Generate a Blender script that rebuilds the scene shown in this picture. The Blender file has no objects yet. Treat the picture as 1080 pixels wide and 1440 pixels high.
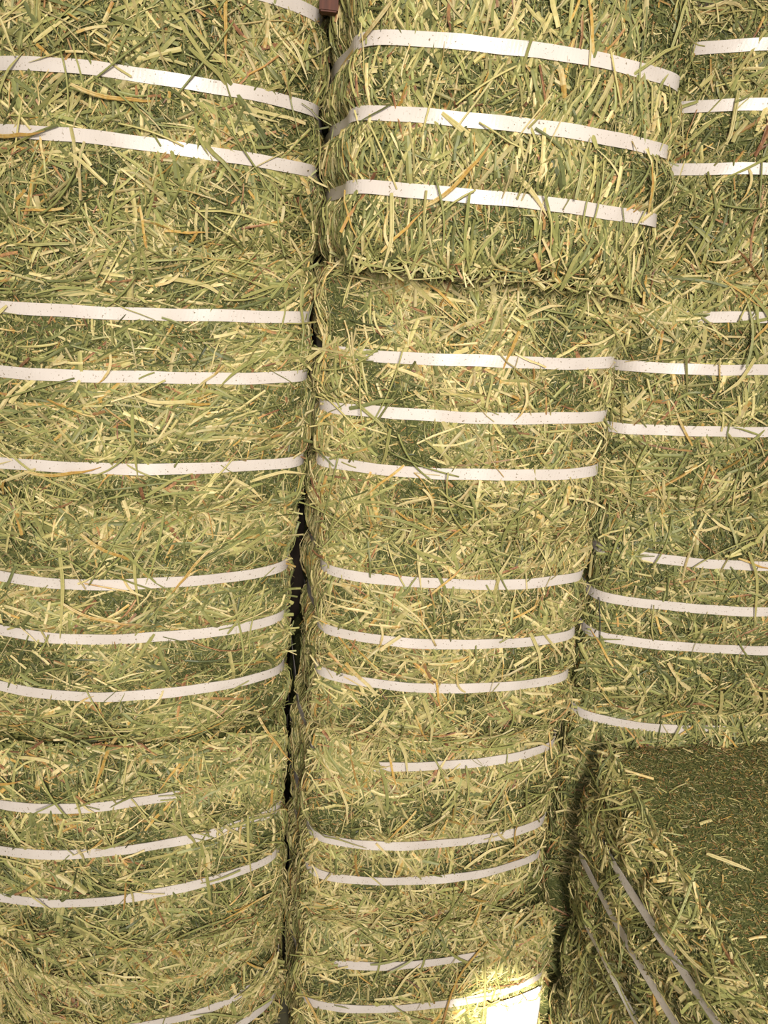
import bpy, math
import numpy as np
from mathutils import Vector, Matrix
from mathutils.bvhtree import BVHTree

sc = bpy.context.scene
COL = sc.collection
rad = math.radians

# ------------------------------------------------------------------ camera
CAM_Z = 1.59
YAW, PITCH, ROLL, FPX = rad(5.0), rad(16.6), rad(4.3), 1130.0
fw = Vector((math.sin(YAW) * math.cos(PITCH), math.cos(YAW) * math.cos(PITCH), -math.sin(PITCH)))
r0 = Vector((math.cos(YAW), -math.sin(YAW), 0.0))
u0 = r0.cross(fw)
cr = math.cos(ROLL) * r0 + math.sin(ROLL) * u0
cu = -math.sin(ROLL) * r0 + math.cos(ROLL) * u0
camd = bpy.data.cameras.new('camera')
camd.sensor_fit = 'VERTICAL'
camd.sensor_height = 36.0
camd.lens = FPX / 1440.0 * 36.0
camd.clip_start = 0.01
cam = bpy.data.objects.new('camera', camd)
M3 = Matrix((cr, cu, -fw)).transposed()
cam.matrix_world = Matrix.Translation((0, 0, CAM_Z)) @ M3.to_4x4()
COL.objects.link(cam)
sc.camera = cam

# ------------------------------------------------------------------ light
world = bpy.data.worlds.new('barn_daylight')
sc.world = world
world.use_nodes = True
bg = world.node_tree.nodes['Background']
bg.inputs[0].default_value = (1.0, 0.95, 0.87, 1)
bg.inputs[1].default_value = 0.34


def lamp(name, kind, loc, target, energy, color, **kw):
    d = bpy.data.lights.new(name, kind)
    d.energy = energy
    d.color = color
    for k, v in kw.items():
        setattr(d, k, v)
    o = bpy.data.objects.new(name, d)
    o.location = loc
    o.rotation_euler = (Vector(target) - Vector(loc)).to_track_quat('-Z', 'Y').to_euler()
    COL.objects.link(o)
    return o


# the phone's flash beside the lens, and an added warm area light, its source unseen, high behind the photographer
lamp('phone_flash', 'SPOT', (-0.02, -0.03, CAM_Z + 0.05), (0.22, 1.3, 0.98), 14.0, (1.0, 0.955, 0.91),
     spot_size=rad(120), spot_blend=1.0, shadow_soft_size=0.012)
lamp('warm_area_light', 'AREA', (0.2, -1.8, CAM_Z + 0.60), (0.2, 1.3, 0.5), 128.0, (1.0, 0.945, 0.87), size=0.5)
# narrow sunbeam, an added spot that whitens the sheet; where it enters is unseen
SUN_SPOT = lamp('sunbeam', 'SPOT', (-1.1, -3.6, 4.2), (0.430, 1.24, 0.160), 7500.0, (1.0, 0.93, 0.78),
                spot_size=rad(2.1), spot_blend=0.75, shadow_soft_size=0.01)

vs = sc.view_settings
vs.view_transform = 'Standard'
vs.look = 'None'
vs.exposure = -0.10
vs.gamma = 1.0
vs.use_curve_mapping = False


# ------------------------------------------------------------------ materials
def newmat(name):
    m = bpy.data.materials.new(name)
    m.use_nodes = True
    nt = m.node_tree
    b = nt.nodes['Principled BSDF']
    return m, nt, b


def ramp(nt, fac, stops):
    r = nt.nodes.new('ShaderNodeValToRGB')
    e = r.color_ramp.elements
    while len(e) < len(stops):
        e.new(0.5)
    for k, (p, c) in enumerate(stops):
        e[k].position = p
        e[k].color = (*c, 1)
    nt.links.new(fac, r.inputs[0])
    return r.outputs[0]


HAY_STOPS = [(0.00, (0.075, 0.088, 0.030)), (0.22, (0.165, 0.178, 0.064)), (0.42, (0.292, 0.292, 0.094)),
             (0.60, (0.475, 0.412, 0.155)), (0.74, (0.655, 0.540, 0.270)), (0.85, (0.500, 0.310, 0.070)),
             (0.93, (0.420, 0.225, 0.100)), (1.00, (0.200, 0.090, 0.045))]


def hay_material():
    m, nt, b = newmat('hay_blades')
    t = nt.nodes.new('ShaderNodeAttribute'); t.attribute_name = 'tone'
    v = nt.nodes.new('ShaderNodeAttribute'); v.attribute_name = 'val'
    tc = nt.nodes.new('ShaderNodeTexCoord')
    nz = nt.nodes.new('ShaderNodeTexNoise')
    nz.inputs['Scale'].default_value = 190.0
    nz.inputs['Detail'].default_value = 3.0
    nt.links.new(tc.outputs['Object'], nz.inputs['Vector'])
    ad = nt.nodes.new('ShaderNodeMath'); ad.operation = 'MULTIPLY_ADD'
    ad.inputs[1].default_value = 0.22
    nt.links.new(nz.outputs['Fac'], ad.inputs[0])
    sb = nt.nodes.new('ShaderNodeMath'); sb.operation = 'SUBTRACT'; sb.inputs[1].default_value = 0.11
    nt.links.new(t.outputs['Fac'], sb.inputs[0])
    nt.links.new(sb.outputs[0], ad.inputs[2])
    c = ramp(nt, ad.outputs[0], HAY_STOPS)
    mx = nt.nodes.new('ShaderNodeMix'); mx.data_type = 'RGBA'; mx.blend_type = 'MULTIPLY'
    mx.inputs[0].default_value = 1.0
    nt.links.new(c, mx.inputs[6])
    nt.links.new(v.outputs['Fac'], mx.inputs[7])
    nt.links.new(mx.outputs[2], b.inputs['Base Color'])
    b.inputs['Roughness'].default_value = 0.50
    b.inputs['Specular IOR Level'].default_value = 0.35
    return m


def body_material():
    m, nt, b = newmat('packed_chopped_hay')
    tc = nt.nodes.new('ShaderNodeTexCoord')
    mp = nt.nodes.new('ShaderNodeMapping')
    mp.inputs['Scale'].default_value = (1.0, 1.0, 1.6)
    nt.links.new(tc.outputs['Object'], mp.inputs[0])
    n1 = nt.nodes.new('ShaderNodeTexNoise'); n1.inputs['Scale'].default_value = 170.0
    n1.inputs['Detail'].default_value = 5.0; n1.inputs['Roughness'].default_value = 0.75
    nt.links.new(mp.outputs[0], n1.inputs['Vector'])
    c = ramp(nt, n1.outputs['Fac'], [(0.28, (0.028, 0.034, 0.012)), (0.45, (0.075, 0.090, 0.028)),
                                    (0.58, (0.150, 0.155, 0.050)), (0.72, (0.300, 0.255, 0.095))])
    nt.links.new(c, b.inputs['Base Color'])
    bp = nt.nodes.new('ShaderNodeBump'); bp.inputs['Strength'].default_value = 0.8
    bp.inputs['Distance'].default_value = 0.003
    nt.links.new(n1.outputs['Fac'], bp.inputs['Height'])
    nt.links.new(bp.outputs[0], b.inputs['Normal'])
    b.inputs['Roughness'].default_value = 0.8
    b.inputs['Specular IOR Level'].default_value = 0.15
    return m


def strap_material():
    m, nt, b = newmat('white_plastic_strapping')
    tc = nt.nodes.new('ShaderNodeTexCoord')
    n1 = nt.nodes.new('ShaderNodeTexNoise'); n1.inputs['Scale'].default_value = 330.0
    n1.inputs['Detail'].default_value = 2.0
    nt.links.new(tc.outputs['Object'], n1.inputs['Vector'])
    speck = ramp(nt, n1.outputs['Fac'], [(0.285, (0.30, 0.25, 0.15)), (0.345, (1, 1, 1))])
    n2 = nt.nodes.new('ShaderNodeTexNoise'); n2.inputs['Scale'].default_value = 16.0
    n2.inputs['Detail'].default_value = 3.0
    nt.links.new(tc.outputs['Object'], n2.inputs['Vector'])
    base = ramp(nt, n2.outputs['Fac'], [(0.3, (0.610, 0.540, 0.480)), (0.7, (0.690, 0.620, 0.560))])
    mx = nt.nodes.new('ShaderNodeMix'); mx.data_type = 'RGBA'; mx.blend_type = 'MULTIPLY'
    mx.inputs[0].default_value = 1.0
    nt.links.new(base, mx.inputs[6]); nt.links.new(speck, mx.inputs[7])
    nt.links.new(mx.outputs[2], b.inputs['Base Color'])
    ck = nt.nodes.new('ShaderNodeTexNoise')
    ck.inputs['Scale'].default_value = 420.0
    nt.links.new(tc.outputs['Object'], ck.inputs['Vector'])
    bp = nt.nodes.new('ShaderNodeBump'); bp.inputs['Strength'].default_value = 0.12
    bp.inputs['Distance'].default_value = 0.001
    nt.links.new(ck.outputs['Fac'], bp.inputs['Height'])
    nt.links.new(bp.outputs[0], b.inputs['Normal'])
    b.inputs['Roughness'].default_value = 0.34
    b.inputs['Specular IOR Level'].default_value = 0.4
    return m


def plain_material(name, stops, scale, rough=0.7, stretch=(1, 1, 1), bump=0.3):
    m, nt, b = newmat(name)
    tc = nt.nodes.new('ShaderNodeTexCoord')
    mp = nt.nodes.new('ShaderNodeMapping'); mp.inputs['Scale'].default_value = stretch
    nt.links.new(tc.outputs['Object'], mp.inputs[0])
    n1 = nt.nodes.new('ShaderNodeTexNoise'); n1.inputs['Scale'].default_value = scale
    n1.inputs['Detail'].default_value = 6.0
    nt.links.new(mp.outputs[0], n1.inputs['Vector'])
    nt.links.new(ramp(nt, n1.outputs['Fac'], stops), b.inputs['Base Color'])
    bp = nt.nodes.new('ShaderNodeBump'); bp.inputs['Strength'].default_value = bump
    bp.inputs['Distance'].default_value = 0.002
    nt.links.new(n1.outputs['Fac'], bp.inputs['Height'])
    nt.links.new(bp.outputs[0], b.inputs['Normal'])
    b.inputs['Roughness'].default_value = rough
    return m


HAY = hay_material()
BODY = body_material()
STRAP = strap_material()
WALL = plain_material('dark_weathered_boards', [(0.3, (0.020, 0.014, 0.009)), (0.7, (0.060, 0.038, 0.022))], 14.0,
                      stretch=(6, 6, 0.6))
WOOD = plain_material('reddish_brown_wood', [(0.3, (0.055, 0.016, 0.009)), (0.7, (0.140, 0.042, 0.020))], 14.0,
                      stretch=(6, 6, 0.6))
CONC = plain_material('dusty_concrete', [(0.3, (0.050, 0.046, 0.030)), (0.7, (0.13, 0.12, 0.07))], 9.0)
PAPER = plain_material('white_paper', [(0.3, (0.80, 0.80, 0.78)), (0.7, (0.86, 0.86, 0.84))], 5.0, rough=0.6, bump=0.05)
TWINE = plain_material('dark_twine', [(0.3, (0.03, 0.035, 0.03)), (0.7, (0.09, 0.09, 0.07))], 300.0)


# ------------------------------------------------------------------ mesh helpers
def mesh_from(name, V, faces4=None, tris=None, mat=None, smooth=False, attrs=None):
    me = bpy.data.meshes.new(name)
    f4 = np.zeros((0, 4), np.int32) if faces4 is None else np.asarray(faces4, np.int32)
    nv, nf = len(V), len(f4)
    me.vertices.add(nv)
    me.vertices.foreach_set('co', np.asarray(V, np.float32).ravel())
    me.loops.add(nf * 4)
    me.loops.foreach_set('vertex_index', f4.ravel())
    me.polygons.add(nf)
    me.polygons.foreach_set('loop_start', np.arange(nf, dtype=np.int32) * 4)
    me.polygons.foreach_set('loop_total', np.full(nf, 4, np.int32))
    me.update(calc_edges=True)
    me.polygons.foreach_set('use_smooth', np.full(nf, bool(smooth)))
    for k, a in (attrs or {}).items():
        at = me.attributes.new(k, 'FLOAT', 'FACE')
        at.data.foreach_set('value', np.asarray(a, np.float32))
    if mat:
        me.materials.append(mat)
    return me


def link(name, me, parent=None, kind=None, label=None, cat=None, group=None):
    o = bpy.data.objects.new(name, me)
    COL.objects.link(o)
    if parent:
        o.parent = parent
    if kind: o['kind'] = kind
    if label: o['label'] = label
    if cat: o['category'] = cat
    if group: o['group'] = group
    return o


def box_mesh(name, lo, hi, mat, bevel=0.0):
    import bmesh
    bm = bmesh.new()
    bmesh.ops.create_cube(bm, size=1.0)
    for v in bm.verts:
        for k in range(3):
            v.co[k] = lo[k] + (v.co[k] + 0.5) * (hi[k] - lo[k])
    if bevel:
        bmesh.ops.bevel(bm, geom=bm.edges[:], offset=bevel, segments=2, affect='EDGES')
    me = bpy.data.meshes.new(name)
    bm.to_mesh(me); bm.free()
    me.materials.append(mat)
    return me


# ------------------------------------------------------------------ the setting
link('floor', box_mesh('floor', (-1.6, -2.2, -0.06), (2.2, 2.6, 0.0), CONC), kind='structure',
     label='dark dusty barn floor littered with chaff under the bales')
wall = link('wall_back', box_mesh('wall_back', (-1.6, 1.99, 0.0), (2.2, 2.03, 2.6), WALL), kind='structure',
            label='dark board wall behind the stacked bales')
pm = box_mesh('plank', (-0.094, -0.012, 0.0), (0.094, 0.012, 2.6), WALL, 0.003)
for k in range(20):
    p = link('plank', pm, wall)
    p.location = (-1.5 + 0.19 * k, 1.976, 0.0)


# ------------------------------------------------------------------ a bale
class Bale:
    R = 0.030

    def __init__(s, cx, D, yaw, sag, zb, zt, straps, tilt=0.0, a=0.234, b=0.30, seed=0, centre=None, xo=0.0, uref=None, slump=0.0):
        s.slump = slump
        s.xo, s.uref = xo, (uref or 0.232)
        s.a, s.b, s.c = a, b, (zt - zb) / 2 - 0.004
        s.yaw, s.sag, s.tilt = yaw, sag, tilt
        s.zb, s.zc = zb, (zt + zb) / 2
        c, sn = math.cos(yaw), math.sin(yaw)
        s.org = centre if centre else (cx - b * sn, D + b * c)
        s.zs = [z - s.zc for z in straps]
        s.dim = np.array([s.a, s.b, s.c])
        rg = np.random.default_rng(1000 + seed)
        s.rg = rg
        k = rg.normal(size=(26, 3)); k /= np.linalg.norm(k, axis=1)[:, None]
        wl = np.exp(rg.uniform(math.log(0.035), math.log(0.16), 26))
        s.k = k * (2 * math.pi / wl)[:, None]
        s.ph = rg.uniform(0, 6.28, 26)
        s.amp = (wl / 0.16) ** 0.7

    def noise(s, p):
        out = np.zeros(len(p))
        for k, ph, a in zip(s.k, s.ph, s.amp):
            out += a * np.sin(p @ k + ph)
        return out / 3.2

    def field(s, p):
        out = np.zeros(len(p))
        for k, ph in zip(s.k[:6], s.ph[:6]):
            out += np.sin(p @ (k / np.linalg.norm(k) * 52.0) + ph * 2)
        return out / 1.7

    def strapdist(s, pos):
        d = np.full(len(pos), 9.0)
        for z in s.zs:
            d = np.minimum(d, np.abs(pos[:, 2] - z - s.tilt * (pos[:, 0] - s.xo)))
        return d

    def S(s, q, rough=True):
        dim = s.dim
        qi = np.clip(q, -(dim - s.R), dim - s.R)
        d = q - qi
        d /= np.linalg.norm(d, axis=1)[:, None] + 1e-9
        pos = qi + s.R * d
        u = np.clip(np.abs((pos[:, 0] - s.xo) / s.uref), 0, 1.3)
        v = np.clip(np.abs(pos[:, 2] / s.c), 0, 1.0)
        w = np.clip((-pos[:, 1] / s.b + 0.5) / 1.5, 0, 1)
        pos[:, 1] += (s.sag * u ** 2.4 + 0.020 * v ** 4) * w
        if s.slump:
            sx = np.clip((pos[:, 0] / s.a + 1) / 1.3, 0, 1)
            pos[:, 2] -= s.slump * np.clip((pos[:, 2] - .3 * s.c) / (.7 * s.c), 0, 1) * sx * np.clip((.5 - pos[:, 1] / s.b) / 1.5, 0, 1)
        back = np.clip((pos[:, 1] + s.b - .13) / .12, 0, 1)
        pos[:, 0] *= 1 + 0.065 * back * back * (3 - 2 * back) * (s.a < .3)
        if rough:
            sd = s.strapdist(pos)
            m = 1 - np.exp(-(sd / 0.022) ** 2)
            fl = 1 - 0.85 * d[:, 2] ** 2
            h = (0.0062 * s.noise(pos) + 0.0045) * m * fl
            pos = pos + d * h[:, None]
        return pos

    # box coordinates of a face point and the two in-plane axes
    AX = {'front': (0, 2, 1, -1), 'right': (1, 2, 0, 1), 'left': (1, 2, 0, -1), 'top': (0, 1, 2, 1),
          'bottom': (0, 1, 2, -1), 'back': (0, 2, 1, 1)}

    def face_pts(s, face, P, Q, lift=0.0):
        i, j, k, sg = s.AX[face]
        q = np.zeros((len(P), 3))
        q[:, i], q[:, j], q[:, k] = P, Q, sg * s.dim[k]
        qc = q.copy()
        qc[:, i] = np.clip(P, -s.dim[i], s.dim[i]); qc[:, j] = np.clip(Q, -s.dim[j], s.dim[j])
        over = np.clip((q - qc) * 0.75, -.022, .022)
        e = 0.004
        p0 = s.S(qc)
        qa = qc.copy(); qa[:, i] -= np.sign(qc[:, i]) * e
        qb = qc.copy(); qb[:, j] -= np.sign(qc[:, j]) * e
        ta = (p0 - s.S(qa)) * np.sign(qc[:, i] + 1e-12)[:, None]
        tb = (p0 - s.S(qb)) * np.sign(qc[:, j] + 1e-12)[:, None]
        n = np.cross(ta, tb)
        n /= np.linalg.norm(n, axis=1)[:, None] + 1e-12
        out = np.zeros(3); out[k] = sg
        n *= np.where(n @ out < 0, -1, 1)[:, None]
        bad = np.linalg.norm(ta, axis=1) * np.linalg.norm(tb, axis=1) < 1e-9
        n[bad] = out
        return p0 + over, n

    def shift(s, V):
        W = np.array(V, float); W[:, 2] += s.zc - s.zb
        return W

    # ---------------------------------------------------------------- hay blades
    def blades(s, face, n, K, length, width, tone, lift=(0.0, 0.008), region=None, ang=None, tilt=0.06,
               stemfrac=0.35, cap=True, over=0.0, val=(0.75, 1.15), patch=0.0):
        rg = s.rg
        i, j, k, sg = s.AX[face]
        A, B = s.dim[i], s.dim[j]
        lo0, hi0, lo1, hi1 = region if region else (-A, A, -B, B)
        P = rg.uniform(lo0 - over, hi0 + over, n); Q = rg.uniform(lo1 - over, hi1 + over, n)
        if patch:
            q0 = np.zeros((len(P) * 3, 3))
            P3 = rg.uniform(lo0 - over, hi0 + over, n * 3); Q3 = rg.uniform(lo1 - over, hi1 + over, n * 3)
            q0[:, i], q0[:, j] = P3, Q3
            fld = s.field(q0) + patch * rg.normal(0, .45, n * 3)
            keep = np.argsort(-fld)[:n]
            P, Q = P3[keep], Q3[keep]
        th = rg.uniform(0, math.pi, n) if ang is None else rg.normal(ang[0], ang[1], n)
        L = np.exp(rg.normal(math.log(length[0]), length[1], n)).clip(0.004, length[2])
        W = np.exp(rg.normal(math.log(width[0]), 0.38, n)).clip(0.0006, width[1])
        tt = np.linspace(-0.5, 0.5, K)
        curv = rg.normal(0, 0.10, n)
        cent = np.zeros((n, K, 3)); nor = np.zeros((n, K, 3))
        l0 = rg.uniform(lift[0], lift[1], n)
        tl = rg.normal(0, tilt, n)
        bow = np.abs(rg.normal(0, 0.03, n))
        for g, t in enumerate(tt):
            dx = np.cos(th) * t * L - np.sin(th) * curv * t * t * L
            dz = np.sin(th) * t * L + np.cos(th) * curv * t * t * L
            p, nn = s.face_pts(face, P + dx, Q + dz)
            lf = l0 + tl * t * L + bow * (0.25 - t * t) * L
            lf = np.maximum(lf, -0.003)
            if cap and face in ('front', 'left', 'right'):
                sd = s.strapdist(p)
                lf = np.where(sd < 0.017, np.minimum(lf, 0.0005), lf)
            cent[:, g] = p + nn * lf[:, None]; nor[:, g] = nn
        tan = np.gradient(cent, axis=1)
        tan /= np.linalg.norm(tan, axis=2)[..., None] + 1e-9
        sd_ = np.cross(tan, nor); sd_ /= np.linalg.norm(sd_, axis=2)[..., None] + 1e-9
        up = np.cross(sd_, tan)
        rho = rg.normal(0, 0.45, n)[:, None, None]
        wv = sd_ * np.cos(rho) + up * np.sin(rho)
        uv_ = -sd_ * np.sin(rho) + up * np.cos(rho)
        stem = rg.random(n) < stemfrac
        prof = np.interp(np.linspace(0, 1, K), [0, .15, .6, 1.0], [0.75, 1.0, 0.95, 0.35])
        pr = np.where((stem | (rg.random(n) < .6))[:, None], 1.0, prof[None, :]) if K > 2 else np.ones((n, K))
        flip = rg.random(n) < 0.5
        pr[flip] = pr[flip][:, ::-1]
        Wk = (np.where(stem, W * 0.62, W)[:, None] * pr)[..., None]
        rise = np.where(stem, 0.75, rg.uniform(0.12, 0.32, n))[:, None, None]
        V = np.stack([cent - wv * Wk / 2, cent + uv_ * Wk * rise, cent + wv * Wk / 2], 2)  # n,K,3,3
        V = V.reshape(-1, 3)
        base = (np.arange(n) * K * 3)[:, None]
        gi = np.arange(K - 1)[None, :] * 3
        b0 = (base + gi).ravel()
        F1 = np.stack([b0, b0 + 1, b0 + 4, b0 + 3], 1)
        F2 = np.stack([b0 + 1, b0 + 2, b0 + 5, b0 + 4], 1)
        F = np.concatenate([F1, F2])
        tn = (tone[0] + rg.normal(0, tone[1], n)).clip(0.0, 1.0)
        odd = rg.random(n)
        tn = np.where(odd < tone[2], rg.uniform(0.80, 0.98, n), tn)
        tn = np.where(odd > 1 - tone[3], rg.uniform(0.60, 0.78, n), tn)
        vl = rg.uniform(val[0], val[1], n)
        seg = np.repeat(tn[:, None], K - 1, 1)
        if K > 2:
            drift = rg.normal(0, 0.05, n)[:, None] * np.linspace(-1, 1, K - 1)[None, :]
            seg = (seg + drift).clip(0, 1)
        T = np.concatenate([seg.ravel()] * 2)
        VL = np.concatenate([np.repeat(vl, K - 1) * 1.0] * 2)
        return V, F, T, VL


def join(parts):
    Vs, Fs, Ts, VLs, off = [], [], [], [], 0
    for V, F, T, VL in parts:
        Vs.append(V); Fs.append(F + off); Ts.append(T); VLs.append(VL); off += len(V)
    return np.concatenate(Vs), np.concatenate(Fs), np.concatenate(Ts), np.concatenate(VLs)


def body_mesh(B, step=0.011):
    Vs, Fs, off = [], [], 0
    for face, (i, j, k, sg) in B.AX.items():
        st = step if face != 'back' else 0.04
        na, nb = max(4, int(2 * B.dim[i] / st)), max(4, int(2 * B.dim[j] / st))
        pa, pb = np.linspace(-B.dim[i], B.dim[i], na), np.linspace(-B.dim[j], B.dim[j], nb)
        q = np.zeros((na * nb, 3))
        q[:, i] = np.repeat(pa, nb); q[:, j] = np.tile(pb, na); q[:, k] = sg * B.dim[k]
        ii = (np.arange(na - 1)[:, None] * nb + np.arange(nb - 1)[None, :]).ravel()
        f = np.stack([ii, ii + 1, ii + nb + 1, ii + nb], 1)
        e = np.zeros((3, 3)); 
        nrm = np.cross(np.eye(3)[j], np.eye(3)[i])[k] * sg
        if nrm < 0: f = f[:, ::-1]
        Vs.append(B.S(q)); Fs.append(f + off); off += len(q)
    return mesh_from('bale_body', B.shift(np.concatenate(Vs)), np.concatenate(Fs), mat=BODY, smooth=True)


def strap_mesh(B, zi, width=0.0175, lift=0.0052):
    a, b = B.a, B.b
    z = B.zs[zi]
    path = []
    f = lambda p0, p1, n: [tuple(np.array(p0) + (np.array(p1) - np.array(p0)) * t) for t in np.linspace(0, 1, n, endpoint=False)]
    path += f((-a, -b), (a, -b), 90) + f((a, -b), (a, b), 60) + f((a, b), (-a, b), 30) + f((-a, b), (-a, -b), 60)
    P = np.array(path); n = len(P)
    q = np.zeros((n, 3)); q[:, :2] = P; q[:, 2] = z + B.tilt * (P[:, 0] - B.xo)
    c = B.S(q, rough=False)
    c[:, 2] = z + B.tilt * (c[:, 0] - B.xo)
    # relax so that the band stays taut and smooth around the corners
    for _ in range(3):
        c = 0.5 * c + 0.25 * (np.roll(c, 1, 0) + np.roll(c, -1, 0))
    t = np.roll(c, -1, 0) - np.roll(c, 1, 0)
    nx = np.stack([t[:, 1], -t[:, 0], np.zeros(n)], 1)
    nx /= np.linalg.norm(nx, axis=1)[:, None]
    s = np.linspace(0, 2 * math.pi, n, endpoint=False)
    ph = B.rg.uniform(0, 6.28, 4)
    wob = 0.0007 * np.sin(5 * s + ph[0]) + 0.00035 * np.sin(13 * s + ph[1])
    lean = 0.0007 * np.sin(5 * s + ph[2]) + 0.0003 * np.sin(19 * s + ph[3])
    h = np.array([0, 0, width / 2])
    c = c + np.stack([0 * s, 0 * s, wob], 1)
    o = c + nx * lift
    V = np.concatenate([o - h - nx * lean[:, None], o + h + nx * lean[:, None],
                        o + h + nx * (lean[:, None] - 0.0012), o - h - nx * (lean[:, None] + 0.0012)])
    i0 = np.arange(n); i1 = (i0 + 1) % n
    F = np.concatenate([np.stack([i0 + p * n, i1 + p * n, i1 + r * n, i0 + r * n], 1) for p, r in ((0, 1), (1, 2), (2, 3), (3, 0))])
    return mesh_from('strap', B.shift(V), F, mat=STRAP, smooth=False)


# ------------------------------------------------------------------ single stalks (shared meshes)
def stalk_mesh(name, L, W, tone, val, stem, bend, seed, kink=0.0, K=9):
    rg = np.random.default_rng(seed)
    t = np.linspace(0, 1, K)
    c = np.zeros((K, 3))
    c[:, 0] = (t - 0.5) * L
    c[:, 1] = bend * L * (t - 0.5) ** 2 * 2 + kink * L * np.maximum(0, t - 0.6)
    c[:, 2] = 0.004 * np.sin(t * math.pi)
    prof = np.ones(K) if stem else np.interp(t, [0, .12, .65, 1], [.7, 1, .9, .15])
    Wk = (W * prof)[:, None]
    tan = np.gradient(c, axis=0); tan /= np.linalg.norm(tan, axis=1)[:, None]
    sd = np.cross(tan, [0, 0, 1.0])
    if stem:
        ring = [(math.cos(x), math.sin(x)) for x in np.arange(6) * math.pi / 3]
    else:
        ring = [(-1, 0.12), (-.45, .42), (0, .16), (.45, .42), (1, 0.12), (0, -.02)]
    m = len(ring)
    V = np.concatenate([c + sd * Wk / 2 * x + np.array([0, 0, 1.0]) * Wk / 2 * y for x, y in ring])
    F = []
    for r in range(m):
        r2 = (r + 1) % m
        for g in range(K - 1):
            F.append((r * K + g, r2 * K + g, r2 * K + g + 1, r * K + g + 1))
    for g in (0, K - 1):
        F.append((0 * K + g, 1 * K + g, 2 * K + g, 3 * K + g)); F.append((0 * K + g, 3 * K + g, 4 * K + g, 5 * K + g))
    F = np.array(F)
    seg = np.concatenate([np.tile(tone + rg.normal(0, .03) + np.linspace(-.05, .05, K - 1), m), np.full(4, tone)])
    return mesh_from(name, V, F, mat=HAY, smooth=stem, attrs={'tone': seg.clip(0, 1), 'val': np.full(len(F), val)})


prg = np.random.default_rng(7)
POOL = []
for k in range(18):
    stem = k % 3 == 0
    POOL.append(stalk_mesh('stalk', prg.uniform(.05, .125), prg.uniform(.0022, .003) if stem else prg.uniform(.004, .0065),
                           [.34, .44, .52, .60, .68, .74, .5, .4, .86][k % 9], prg.uniform(.9, 1.15), stem,
                           prg.normal(0, .16), 50 + k, kink=prg.choice([0, 0, .25, -.3])))


def stalk_parts(B, root, n, faces=('front',), ang=None, seed=0):
    rg = np.random.default_rng(4000 + seed)
    for k in range(n):
        face = faces[k % len(faces)]
        i, j, _, _ = B.AX[face]
        A, H = B.dim[i], B.dim[j]
        P = rg.uniform(-A * .92, A * .92)
        # mostly on the loose hay between strap and edge, now and then across a strap
        Q = rg.uniform(-H * .95, H * .95)
        if rg.random() < 0.6:
            Q = math.copysign(H * rg.uniform(.68, 1.0), rg.normal())
        p, nn = B.face_pts(face, np.array([P]), np.array([Q]))
        nn = Vector(nn[0])
        th = rg.uniform(0, 2 * math.pi) if ang is None else rg.normal(*ang) + (math.pi if rg.random() < .5 else 0)
        e = np.zeros(3); e[i], e[j] = math.cos(th), math.sin(th)
        x = Vector(e); x = (x - nn * x.dot(nn)).normalized()
        y = nn.cross(x)
        x = (x + nn * rg.normal(0, .05)).normalized(); z = x.cross(y).normalized()
        o = link('stalk', POOL[int(rg.integers(len(POOL)))], root)
        pos = Vector(B.shift(p)[0]) + nn * rg.uniform(.006, .010)
        m = Matrix((x, y, z)).transposed().to_4x4(); m.translation = pos
        o.matrix_local = m


GREEN = (0.33, 0.14, 0.05, 0.24)
MIXED = (0.41, 0.13, 0.06, 0.28)
YELLOW = (0.48, 0.13, 0.07, 0.34)
CHOP = (0.24, 0.16, 0.09, 0.20)

BALES = {}


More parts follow.
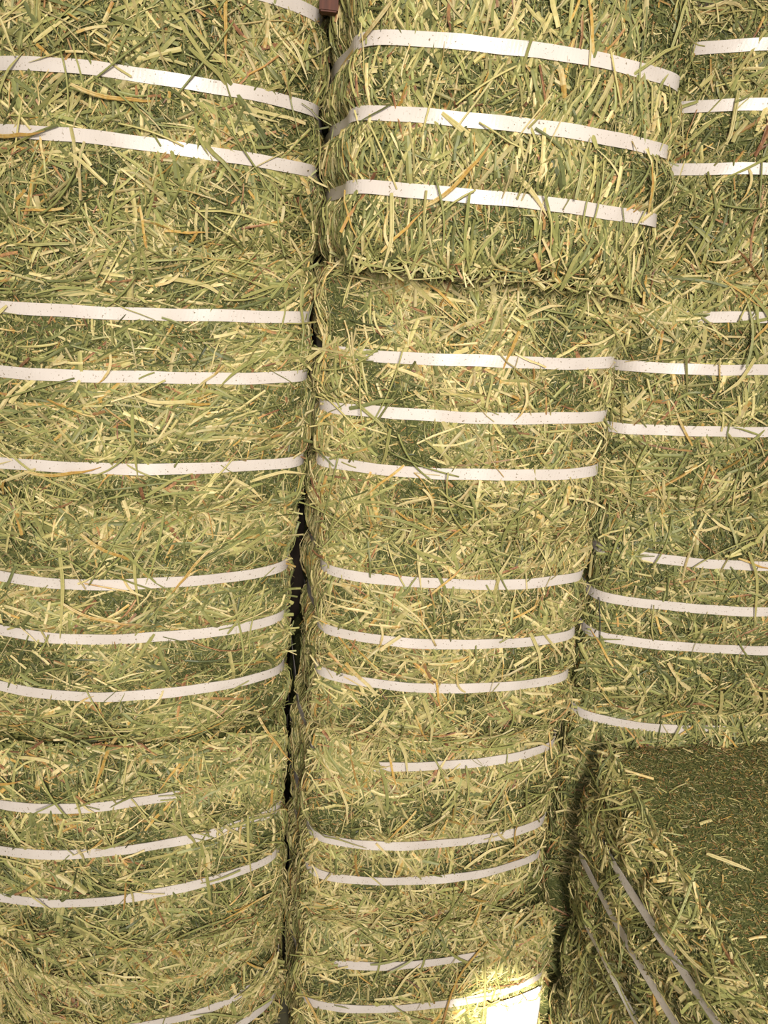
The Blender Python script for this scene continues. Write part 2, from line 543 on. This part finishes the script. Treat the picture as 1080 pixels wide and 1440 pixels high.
def make_bale(key, label, B, q=1.0, sides=('left', 'right'), ang=None, tone=MIXED, covers=(), top=False, nst=44,
              front=True, bottom=True):
    root = link('hay_bale', None, label=label, cat='hay bale', group='strapped hay bales in the stack')
    root.location = (B.org[0], B.org[1], B.zb + CAM_Z)
    root.rotation_euler = (0, 0, B.yaw)
    link('body', body_mesh(B), root)
    area = 4 * B.a * B.c / 0.18
    parts = []
    if front:
        reg = (-B.a, B.a, -B.c, B.c)
        kw = dict(region=reg, over=0.0)
        n = q * area
        parts.append(B.blades('front', int(15500 * n), 2, (.009, .5, .028), (.0014, .0038), CHOP, lift=(-.001, .004), tilt=.3, stemfrac=.3, val=(.38, 1.12), **kw))  # low values also put the deep shade between blades into the colour
        parts.append(B.blades('front', int(3000 * n), 3, (.022, .4, .06), (.0026, .006), tone, lift=(.000, .006), tilt=.14, val=(.6, 1.1), patch=3.0, **kw))
        parts.append(B.blades('front', int(1250 * n), 5, (.046, .42, .11), (.0038, .0078), tone, lift=(.003, .009), ang=ang, val=(.62, 1.25), patch=3.2, **kw))  # wide value spread also puts highlights into the blade colour
        # loose ends along the top and bottom edges
        for zz in (-B.c, B.c):
            parts.append(B.blades('front', int(300 * n), 5, (.040, .4, .08), (.0032, .006), tone, lift=(.000, .010), tilt=.18,
                                  region=(-B.a * .97, B.a * .97, zz - .022, zz + .022)))
        # a few that lie over the straps
        parts.append(B.blades('front', int(45 * n), 5, (.055, .4, .11), (.003, .006), tone, lift=(.0075, .011), ang=ang, cap=False, tilt=.02, region=reg))
    for face in sides:
        reg = (-B.b, -B.b * .1, -B.c, B.c)
        parts.append(B.blades(face, int(5200 * q), 2, (.011, .5, .03), (.0016, .004), CHOP, lift=(-.001, .004), tilt=.25, region=reg, over=.003, val=(.55, 1.1)))
        parts.append(B.blades(face, int(1500 * q), 3, (.030, .4, .07), (.0026, .006), tone, lift=(.0, .006), tilt=.1, region=reg, ang=(1.57, .5), over=.003))
        parts.append(B.blades(face, int(350 * q), 5, (.055, .4, .10), (.0034, .006), tone, lift=(.002, .009), region=reg, ang=(1.57, .4)))
    if top:
        reg = (-B.a, B.a, -B.b, B.b)
        parts.append(B.blades('top', int(26000 * q), 2, (.0062, .45, .018), (.0011, .0028), (.38, .17, .26, .08), lift=(-.001, .003), tilt=.2, region=reg, val=(.38, 1.05)))
        parts.append(B.blades('top', int(260 * q), 3, (.02, .4, .05), (.0022, .005), tone, lift=(.0, .004), region=reg))
        for yy in (-B.b,):
            parts.append(B.blades('top', int(260 * q), 5, (.035, .4, .08), (.0032, .006), tone, lift=(.0, .006), tilt=.1, region=(-B.a, B.a, yy - .01, yy + .015)))
    else:
        reg = (-B.a, B.a, -B.b, -B.b * .45)
        parts.append(B.blades('top', int(700 * q), 3, (.028, .4, .06), (.0028, .006), tone, lift=(.0, .004), region=reg))
    if key == 'M5':   # wisps hanging over the upper edge of the white sheet
        zz = B.zs[1] + B.tilt * (.7 * B.a) - .016
        parts.append(B.blades('front', 34, 5, (.020, .35, .04), (.002, .0045), tone, lift=(.019, .024), tilt=.05, cap=False,
                              region=(.45 * B.a, .95 * B.a, zz - .012, zz + .010)))
    for (u0_, u1_, si, n) in covers:
        zc = B.zs[si]
        m = max(1, int(round((u1_ - u0_) / .2)))
        for g in range(m):
            ua, ub = u0_ + (u1_ - u0_) * g / m, u0_ + (u1_ - u0_) * (g + 1) / m
            zz = zc + B.tilt * ((ua + ub) / 2 * B.a - B.xo)
            parts.append(B.blades('front', max(4, n // m), 5, (.040, .35, .08), (.0036, .0065), tone, lift=(.0065, .011), tilt=.05, cap=False,
                                  region=(ua * B.a, ub * B.a, zz - .012, zz + .012)))
    V, F, T, VL = join(parts)
    link('loose_hay', mesh_from('loose_hay', B.shift(V), F, mat=HAY, attrs={'tone': T, 'val': VL}), root, kind='stuff')
    for k in range(len(B.zs)):
        link('strap', strap_mesh(B, k), root, label='white plastic strap')
    stalk_parts(B, root, nst, ang=ang, seed=len(BALES))
    BALES[key] = (B, root)
    return root


d = math.radians
ROWZ = [0.41, 0.01, -0.39, -0.79, -1.19, -1.59]
RZ = [0.43, 0.03, -0.36, -0.76, -1.17, -1.59]


def std(key, label, cx, D, yaw, sag, tilt, straps, row, rz=ROWZ, **kw):
    g = kw.pop('geo', {})
    B = Bale(cx, D, d(yaw), sag, rz[row + 1], rz[row], straps, tilt, seed=len(BALES), **g)
    make_bale(key, label, B, **kw)


WIDE = dict(a=.258, xo=.030)
WIDER = dict(a=.285, xo=.057)
# left column, from the top down
std('L1', 'hay bale at the top left with straps bowing downward to the right', -.279, 1.215, 5.1, .080, -.032, (.352, .227, .143), 0, sides=('left', 'right'), geo=WIDE, tone=MIXED)
std('L2', 'hay bale in the left column, second from the top, with nearly level straps', -.275, 1.209, 8.2, .047, .029, (-.082, -.173, -.312), 1, sides=('left', 'right'), ang=(.25, .6), geo=WIDE, tone=MIXED)
std('L3', 'hay bale in the left column, third from the top, beside the dark gap', -.286, 1.198, 11.0, .060, .014, (-.496, -.589, -.692), 2, sides=('left', 'right'), ang=(.3, .7), geo=WIDE, tone=MIXED)
std('L4', 'hay bale in the left column, fourth down, upper strap half hidden by hay', -.309, 1.160, 10.5, .046, .075, (-.872, -.962, -1.062), 3, sides=('left', 'right'), covers=((.35, 1.0, 0, 260), (.5, .95, 1, 40)), geo=WIDER, tone=MIXED)
std('L5', 'hay bale at the bottom left corner with straps mostly buried in hay', -.302, 1.205, 9.5, .080, .085, (-1.30, -1.400, -1.48), 4, sides=('left', 'right'), covers=((-1, 1, 0, 900), (-1, -.05, 1, 420), (-1, .5, 2, 400), (.75, 1, 1, 60)), geo=WIDER, tone=YELLOW)
# middle column
std('M1', 'hay bale at the top of the middle column with its straps wrapping the left corner', .249, 1.110, 4.0, .057, -.020, (.276, .190, .101), 0, geo=dict(a=.221, uref=.218), ang=(1.5, .5), tone=MIXED)
std('M2', 'hay bale in the middle column, second from the top, crossed by a dark slanting stalk', .225, 1.193, -1.7, .060, .031, (-.116, -.200, -.289), 1, covers=((-1, -.72, 0, 60),), geo=dict(a=.228), tone=YELLOW)
std('M3', 'hay bale in the centre of the middle column beside the dark gap', .247, 1.222, 2.3, .056, .008, (-.482, -.590, -.673), 2, geo=dict(a=.228), tone=YELLOW)
std('M4', 'hay bale in the middle column, fourth down, its straps set wide apart', .250, 1.222, 5.2, .048, .033, (-.831, -.991, -1.070), 3, covers=((-1, -.55, 0, 190),), geo=dict(a=.228), tone=YELLOW)
std('M5', 'hay bale at the bottom of the middle column with a white sheet at its strap', .268, 1.214, 3.5, .040, .075, (-1.258, -1.360, -1.46), 4, covers=((-1, -.78, 0, 70), (.38, 1.0, 0, 260)), geo=dict(a=.246, uref=.242), tone=YELLOW)
# right column
std('R1', 'hay bale at the top right corner cut off by the frame', .758, 1.300, -0.9, .068, .036, (.371, .289, .198), 0, rz=RZ, sides=('left',), ang=(1.3, .7), tone=MIXED)
std('R2', 'hay bale in the right column, second from the top, with a ragged pale left corner', .726, 1.301, 2.4, .050, .057, (-.026, -.110, -.214), 1, rz=RZ, sides=('left',), covers=((-1, -.55, 0, 190),), tone=MIXED)
std('R3', 'hay bale in the right column resting just above the bale with a visible top', .752, 1.300, 0.3, .040, -.009, (-.454, -.541, -.618), 2, rz=RZ, sides=('left',), covers=((-1, -.75, 0, 60),), tone=GREEN)
std('R4', 'dim hay bale low in the right column with only a scrap of strap showing', .759, 1.300, 0.7, .056, .006, (-.794,), 3, rz=RZ, sides=('left',), covers=((-.2, 1, 0, 200),), tone=GREEN)
std('R5', 'hay bale on the floor in the right column, behind the bale with a visible top', .755, 1.305, 0.0, .050, 0, (), 4, rz=RZ, sides=('left',), q=.25, nst=0, tone=GREEN)
# the bale that juts out at the lower right, and the one that carries it
BP = Bale(0, 0, d(-83), .014, -1.20, -.815, (-.952, -1.040, -1.145), .01, a=.33, b=.23, seed=40, uref=.33, slump=.06, centre=(.795, .985))
make_bale('P', 'hay bale at the lower right showing its flat chopped top and slanting straps', BP, sides=('right',), top=True, ang=(.6, .6), tone=MIXED, covers=((-1, -.55, 0, 150), (-1, -.8, 2, 60)))
BQ = Bale(0, 0, d(-84), .014, -1.59, -1.20, (-1.49,), .0, a=.33, b=.23, seed=41, uref=.33, centre=(.80, .99))
make_bale('Q', 'hay bale on the floor under the bale with a visible top', BQ, sides=('right',), q=.9, tone=MIXED, covers=())

# ------------------------------------------------------------------ pick points on the bales
bpy.context.view_layer.update()
trees = []
for key, (B, root) in BALES.items():
    body = [c for c in root.children if c.name.startswith('body')][0]
    mw = root.matrix_world
    vv = [mw @ v.co for v in body.data.vertices]
    trees.append(BVHTree.FromPolygons(vv, [tuple(p.vertices) for p in body.data.polygons]))
EYE = Vector((0, 0, CAM_Z))


def at(px, py):
    for ox in (0, -8, 8, -16, 16, -30, 30, -50, 50):
        h = at0(px + ox, py)
        if h and h[2] < 2.3:
            return h


def at0(px, py):
    dr = (fw + cr * (px - 540) / FPX - cu * (py - 720) / FPX).normalized()
    best = None
    for t in trees:
        h = t.ray_cast(EYE, dr, 6.0)
        if h[0] is not None and (best is None or h[3] < best[2]):
            n = h[1] if h[1].dot(dr) < 0 else -h[1]
            best = (h[0], n, h[3])
    return best


def ribbon(name, pts, W, tone, label, stem=False, val=1.0, lift=.009, fork=None):
    """One loose stalk resting on the bales along the given points."""
    hit = [at(*p) for p in pts]
    P = np.array([np.array(h[0] + h[1] * lift) for h in hit])
    N = np.array([np.array(h[1]) for h in hit])
    nm = N.mean(0); nm /= np.linalg.norm(nm)
    K = 4 * (len(P) - 1) + 1
    ts = np.linspace(0, len(P) - 1, K)
    c = np.stack([np.interp(ts, np.arange(len(P)), P[:, k]) for k in range(3)], 1)
    for _ in range(2):
        c[1:-1] = .5 * c[1:-1] + .25 * (c[:-2] + c[2:])
    tan = np.gradient(c, axis=0); tan /= np.linalg.norm(tan, axis=1)[:, None]
    sd = np.cross(tan, nm); sd /= np.linalg.norm(sd, axis=1)[:, None]
    up = np.cross(sd, tan)
    prof = np.ones(K) if stem else np.interp(np.linspace(0, 1, K), [0, .1, .7, 1], [.6, 1, .9, .2])
    Wk = (W * prof)[:, None] / 2
    ring = [(math.cos(x), math.sin(x)) for x in np.arange(6) * math.pi / 3] if stem else \
        [(-1, .12), (-.45, .42), (0, .16), (.45, .42), (1, .12), (0, -.02)]
    V = np.concatenate([c + sd * Wk * x + up * Wk * y for x, y in ring])
    F = [(r * K + g, ((r + 1) % 6) * K + g, ((r + 1) % 6) * K + g + 1, r * K + g + 1) for r in range(6) for g in range(K - 1)]
    for g in (0, K - 1):
        F.append((g, K + g, 2 * K + g, 3 * K + g)); F.append((g, 3 * K + g, 4 * K + g, 5 * K + g))
    seg = np.concatenate([np.tile(tone + np.linspace(-.04, .04, K - 1), 6), np.full(4, tone)]).clip(0, 1)
    org = c[0].copy()
    me = mesh_from(name, V - org, np.array(F), mat=HAY, smooth=stem, attrs={'tone': seg, 'val': np.full(len(F), val)})
    o = link(name, me, label=label, cat='hay stalk', group='single loose stalks lying on the bales')
    o.location = org
    return o


ribbon('hay_stalk', [(244, 338), (300, 352), (345, 373), (396, 396)], .0068, .72, 'long golden blade drooping under the top left bale')
ribbon('hay_stalk', [(48, 317), (110, 307), (192, 291)], .0060, .66, 'pale yellow stalk lying almost level below the lowest top left strap')
ribbon('hay_stalk', [(402, 332), (436, 383), (408, 432)], .0056, .76, 'forked tan stalk where the left and middle columns meet', stem=False)
ribbon('hay_stalk', [(585, 508), (545, 572), (494, 648)], .0034, .40, 'thin dark green stalk slanting across two straps of a middle bale', stem=True, val=.6)
ribbon('hay_stalk', [(845, 1073), (880, 1086), (919, 1098)], .0052, .75, 'straight pale straw lying on the chopped top, nearest its back left corner', stem=True, val=1.2, lift=.004)
ribbon('hay_stalk', [(882, 1156), (905, 1185), (941, 1221)], .0070, .56, 'olive pointed leaf lying on the chopped top above the slanting straps', lift=.004, val=.85)
ribbon('hay_stalk', [(993, 1203), (1028, 1216), (1058, 1228)], .0085, .70, 'broad broken yellow blade on the chopped top at the right edge', lift=.004)
ribbon('hay_stalk', [(916, 1175), (930, 1176), (950, 1192)], .0030, .74, 'small bent whitish straw on the chopped top', stem=True, lift=.004, val=1.2)
ribbon('hay_stalk', [(622, 160), (695, 222), (745, 262), (768, 306)], .0072, .68, 'long pale yellow blade bent behind the lowest strap of the top middle bale', lift=.006)
ribbon('hay_stalk', [(556, 10), (525, 52), (492, 98)], .0070, .78, 'dark golden blade crossing the uppermost strap at its left corner', val=.8, lift=.014)
ribbon('hay_stalk', [(447, 0), (455, 38), (470, 80)], .0032, .52, 'thin green stalk hanging over the reddish board at the top', stem=True, lift=.012)
ribbon('hay_stalk', [(430, 52), (420, 85), (396, 126)], .0062, .48, 'yellow green blade standing by the gap right of the uppermost left strap')
ribbon('hay_stalk', [(963, 470), (963, 515), (962, 552)], .0040, .48, 'dark upright stalk crossing a strap of the ragged right bale', val=.6, lift=.011)
ribbon('hay_stalk', [(185, 575), (188, 620), (195, 668)], .0050, .46, 'upright green blade crossing the lowest strap of the second left bale', lift=.011)
ribbon('hay_stalk', [(208, 716), (280, 709), (345, 704)], .0056, .62, 'long level pale stalk below the lowest strap of the second left bale')
ribbon('hay_stalk', [(0, 618), (45, 660), (110, 690), (140, 705)], .0050, .52, 'long green blade slanting down at the left edge below the middle height')
ribbon('hay_stalk', [(86, 765), (93, 820), (88, 892)], .0062, .56, 'long upright blade crossing two straps of the third left bale', lift=.011)
ribbon('hay_stalk', [(205, 765), (188, 790), (192, 855)], .0052, .54, 'bent upright blade crossing the upper strap of the third left bale', lift=.011)
ribbon('hay_stalk', [(15, 880), (80, 860), (145, 843)], .0052, .56, 'yellow green stalk slanting up between the upper straps of the third left bale')
ribbon('hay_stalk', [(281, 1180), (292, 1240), (298, 1300)], .0060, .46, 'upright green leaf crossing the lowest strap of the fourth left bale', lift=.011)
ribbon('hay_stalk', [(345, 1140), (346, 1185), (350, 1225)], .0050, .55, 'upright pale leaf where the fourth left bale hides its middle strap', lift=.011)
ribbon('hay_stalk', [(84, 1408), (135, 1420), (180, 1440)], .0052, .62, 'long pale stalk slanting down at the bottom left')
ribbon('hay_stalk', [(20, 1440), (55, 1395), (80, 1330)], .0052, .52, 'curved green blade rising from the bottom left edge')
ribbon('hay_stalk', [(682, 1318), (640, 1372), (620, 1438)], .0044, .86, 'thin reddish stalk curving down over the lowest middle straps', stem=True, val=.9, lift=.012)
ribbon('hay_stalk', [(678, 1330), (680, 1385), (678, 1438)], .0046, .60, 'upright tan stalk along the left side of the white sheet', stem=True, val=.9, lift=.013)
ribbon('hay_stalk', [(1050, 772), (1062, 812), (1058, 880)], .0052, .55, 'curved upright blade crossing straps of the third right bale', lift=.011)
ribbon('hay_stalk', [(556, 838), (598, 872), (612, 905)], .0040, .72, 'thin straw slanting to the middle strap of the centre bale', stem=True)
ribbon('hay_stalk', [(585, 745), (588, 790), (592, 828)], .0044, .68, 'upright straw crossing the upper strap of the centre bale', lift=.011)
ribbon('hay_stalk', [(632, 0), (630, 22), (634, 46)], .0044, .95, 'short purplish brown stalk touching the uppermost middle strap', val=.8)
ribbon('hay_stalk', [(882, 1250), (878, 1300), (884, 1352)], .0060, .64, 'upright yellow blade between two slanting straps', lift=.012)
ribbon('hay_stalk', [(960, 1325), (985, 1355), (1040, 1400)], .0062, .70, 'yellow blade lying beside the outermost slanting strap', lift=.012)
ribbon('hay_stalk', [(470, 0), (500, 40), (560, 95)], .0058, .48, 'green blade fanning down at the upper left of the top middle bale')
ribbon('hay_stalk', [(232, 0), (262, 50), (300, 102)], .0058, .50, 'long green blade slanting down to the uppermost left strap')
ribbon('hay_stalk', [(240, 0), (285, 60), (318, 100)], .0050, .58, 'long yellow green blade next to the slanting green one at the top left')
ribbon('hay_stalk', [(850, 0), (880, 30), (888, 70)], .0050, .44, 'dark green blade standing above the right end of the uppermost middle strap', val=.7)
ribbon('hay_leaf', [(769, 1362), (770, 1372), (771, 1384)], .0080, .92, 'small rust coloured leaf beside the white sheet', val=1.1, lift=.01)

# ------------------------------------------------------------------ twine, board, white sheet
t1, t2 = at(846, 838), at(846, 897)
P0, P1 = t1[0] + t1[1] * .010, t2[0] + t2[1] * .010
K = 12
cc = np.stack([np.linspace(P0[k], P1[k], K) for k in range(3)], 1)
cc[:, 1] -= .004 * np.sin(np.linspace(0, math.pi, K))
V = np.concatenate([cc + np.array([math.cos(x), math.sin(x), 0]) * .0009 for x in np.arange(6) * math.pi / 3])
F = [(r * K + g, ((r + 1) % 6) * K + g, ((r + 1) % 6) * K + g + 1, r * K + g + 1) for r in range(6) for g in range(K - 1)]
tw = mesh_from('twine', V - cc[-1], np.array(F), mat=TWINE, smooth=True)
o = link('twine', tw, label='thin dark upright string between two straps of the third right bale', cat='string')
o.location = cc[-1]

o = link('wooden_board', box_mesh('wooden_board', (-.013, -.011, 0), (.013, .011, .30), WOOD, .002),
         label='reddish brown board stuck between the two top bales', cat='board')
o.location = (-.018, 1.275, CAM_Z + .338)

B5, root5 = BALES['M5']
mw = root5.matrix_world.inverted()
def local(px, py):
    h = at(px, py); return mw @ h[0]
cA = local(682, 1406)
nx, nz = 16, 14
x0, x1 = cA.x, B5.a * .985
sz = B5.zs[1] - .0060
zlow = -B5.c + .02
off = B5.zc - B5.zb
V = []
for layer in (0.0045, 0.0037):
    for jx in range(nx):
        fx = jx / (nx - 1)
        for jz in range(nz):
            fz = jz / (nz - 1)
            top_ = sz + B5.tilt * (x0 + (x1 - x0) * fx - B5.xo) - (.008 if fx > .9 else 0)
            z = top_ + (zlow - top_) * fz
            q = B5.S(np.array([[x0 + (x1 - x0) * fx, -B5.b, z]]), rough=False)[0]
            V.append(q + np.array([0, -1, 0]) * (layer + .015 + .006 * min(1, fz * 4)))
V = np.array(V); m = nx * nz
F = []
for jx in range(nx - 1):
    for jz in range(nz - 1):
        a0 = jx * nz + jz
        F.append((a0, a0 + 1, a0 + nz + 1, a0 + nz)); F.append((m + a0, m + a0 + nz, m + a0 + nz + 1, m + a0 + 1))
rim = [(jx * nz, (jx + 1) * nz) for jx in range(nx - 1)] + [(jx * nz + nz - 1, (jx + 1) * nz + nz - 1) for jx in range(nx - 1)] + \
      [(jz, jz + 1) for jz in range(nz - 1)] + [((nx - 1) * nz + jz, (nx - 1) * nz + jz + 1) for jz in range(nz - 1)]
for a0, b0 in rim:
    F.append((a0, b0, m + b0, m + a0))
Vw = np.array([np.array(root5.matrix_world @ Vector(v)) for v in B5.shift(V)])
base = Vw[Vw[:, 2].argmin()].copy()
o = link('paper_sheet', mesh_from('paper_sheet', Vw - base, np.array(F), mat=PAPER, smooth=True),
         label='blank white sheet tucked under a strap in glaring light at the bottom edge', cat='paper')
o.location = base
